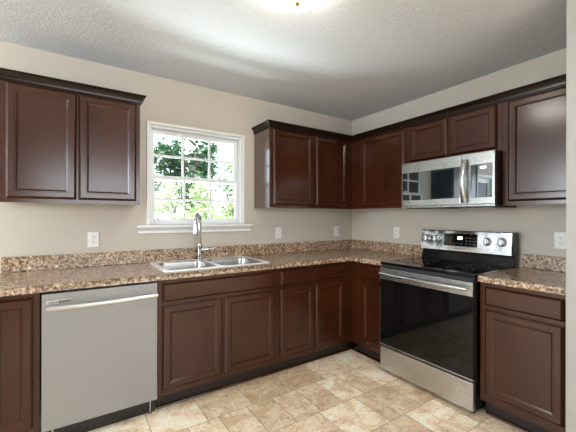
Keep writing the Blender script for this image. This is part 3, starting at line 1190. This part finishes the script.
# ---------------------------------------------------------------- ceiling light
LX, LY = -1.907, -1.555
cl = thing('ceiling_light', 'flush round ceiling light with a lit frosted glass bowl', 'ceiling light', (LX, LY, 2.446))
bm = nb()
lathe(bm, [(0.0, -0.0005), (0.150, -0.0005), (0.155, -0.006), (0.155, -0.022), (0.148, -0.028), (0.0, -0.028)], (LX, LY, 2.446), seg=48)
finish('canopy', bm, M['brass'], cl)
bm = nb()
prof = []
for k in range(13):
    a = PI / 2 * k / 12
    prof.append((0.168 * math.cos(a) if k < 12 else 0.0, -0.028 - 0.098 * math.sin(a)))
lathe(bm, [(0.0, -0.0285), (0.168, -0.0285)] + prof[1:], (LX, LY, 2.446), seg=48)
bl = finish('glass_bowl', bm, M['bowl'], cl)
bm = nb()
lathe(bm, [(0.0, -0.125), (0.012, -0.1255), (0.014, -0.130), (0.011, -0.135), (0.006, -0.138), (0.009, -0.143), (0.0, -0.149)], (LX, LY, 2.446), seg=20)
finish('finial', bm, M['brass'], cl)

# ---------------------------------------------------------------- outdoors
bm = nb()
box(bm, (-30, 0.16, -0.62), (30, 45, -0.6))
struct('lawn', bm, M['lawn'])


def tree(name, label, x, y, base, h, rx, rz, cz, nleaf, size, leafm, seed, trunk_r=0.10, group='trees outside the window'):
    rnd = random.Random(seed)
    t = thing(name, label, 'tree' if 'tree' in name else 'shrub', (x, y, base), group)
    bm = nb()
    top = Vector((x + rnd.uniform(-.2, .2), y, base + h * 0.8))
    mid = Vector((x + rnd.uniform(-.15, .15), y, base + h * 0.4))
    tube(bm, [Vector((x, y, base - 0.05)), mid, top], [trunk_r, trunk_r * 0.75, trunk_r * 0.3], 9)
    for k in range(7):
        f = rnd.uniform(0.35, 0.85)
        p = mid.lerp(top, max(0, (f - 0.4) / 0.4)) if f > 0.4 else Vector((x, y, base)).lerp(mid, f / 0.4)
        a = rnd.uniform(0, 2 * PI)
        q = p + Vector((math.cos(a) * rx * 0.7, math.sin(a) * rx * 0.7, h * rnd.uniform(0.05, 0.25)))
        tube(bm, [p, p.lerp(q, 0.5) + Vector((0, 0, 0.08)), q], [trunk_r * 0.4, trunk_r * 0.25, trunk_r * 0.08], 6)
    finish('trunk', bm, M['bark'], t)
    clumps = []
    for k in range(26):
        u = rnd.uniform(-1, 1)
        a = rnd.uniform(0, 2 * PI)
        rr = rnd.uniform(0.45, 1.0)
        s = math.sqrt(1 - u * u)
        clumps.append((Vector((x + rx * rr * s * math.cos(a), y + rx * rr * s * math.sin(a), base + cz + rz * rr * u)), rnd.uniform(0.28, 0.5) * rx))
    bm = nb()
    for k in range(nleaf):
        c, r = clumps[k % len(clumps)]
        p = c + Vector((rnd.gauss(0, 0.5), rnd.gauss(0, 0.5), rnd.gauss(0, 0.4))) * r
        if p.z < base + 0.02:
            continue
        d1 = Vector((rnd.gauss(0, 1), rnd.gauss(0, 1), rnd.gauss(0, 0.7))).normalized()
        d2 = d1.cross(Vector((rnd.gauss(0, 1), rnd.gauss(0, 1), rnd.gauss(0, 1)))).normalized()
        L = size * rnd.uniform(0.7, 1.3)
        W = L * 0.42
        v = [bm.verts.new(p + q) for q in (-d1 * L * 0.5, -d1 * L * 0.05 + d2 * W * 0.5, d1 * L * 0.5, -d1 * L * 0.05 - d2 * W * 0.5)]
        bm.faces.new(v)
    finish('crown', bm, leafm, t, smooth=False)
    return t


TR = [
    ('tree', 'dark dense tree filling the middle of the upper window panes', 0.25, 7.3, 5.0, 1.0, 1.5, 3.5, 2300, 0.22, 'leaf_dark'),
    ('tree', 'dark green tree at the left edge of the upper window panes', -1.0, 10.2, 5.6, 1.05, 1.6, 3.9, 1900, 0.24, 'leaf_dark'),
    ('tree', 'pale loose tree at the right edge of the upper window panes', 2.6, 8.6, 4.4, 0.85, 1.2, 3.0, 800, 0.20, 'leaf_mid'),
    ('shrub', 'sunlit yellow-green shrub at the left of the lower window panes', -1.25, 3.9, 2.6, 0.45, 0.80, 1.75, 1500, 0.12, 'leaf_light'),
    ('shrub', 'sunlit yellow-green shrub in the middle of the lower window panes', -0.2, 4.9, 2.6, 0.52, 0.85, 1.8, 1700, 0.13, 'leaf_light'),
    ('shrub', 'sunlit yellow-green shrub at the right of the lower window panes', 1.1, 5.7, 2.6, 0.55, 0.9, 1.85, 1800, 0.14, 'leaf_light'),
]
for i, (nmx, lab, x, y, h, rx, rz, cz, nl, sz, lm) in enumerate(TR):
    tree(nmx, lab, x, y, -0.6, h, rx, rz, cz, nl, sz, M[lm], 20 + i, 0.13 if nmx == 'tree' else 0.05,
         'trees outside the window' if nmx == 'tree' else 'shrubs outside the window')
# trees beyond the patio door, seen only as reflections in the microwave
for i, (x, y) in enumerate(((-8.2, 5.6), (-11.6, 4.6), (-15.0, 4.0))):
    tree('tree', ('mid green tree beyond the patio door, nearest to the kitchen window', 'mid green tree beyond the patio door, second from the kitchen window', 'mid green tree beyond the patio door, farthest from the kitchen window')[i],
         x, y, -0.6, 4.6, 1.5, 1.5, 3.0, 1500, 0.24, M['leaf_mid'], 60 + i, 0.12, 'trees beyond the patio door')
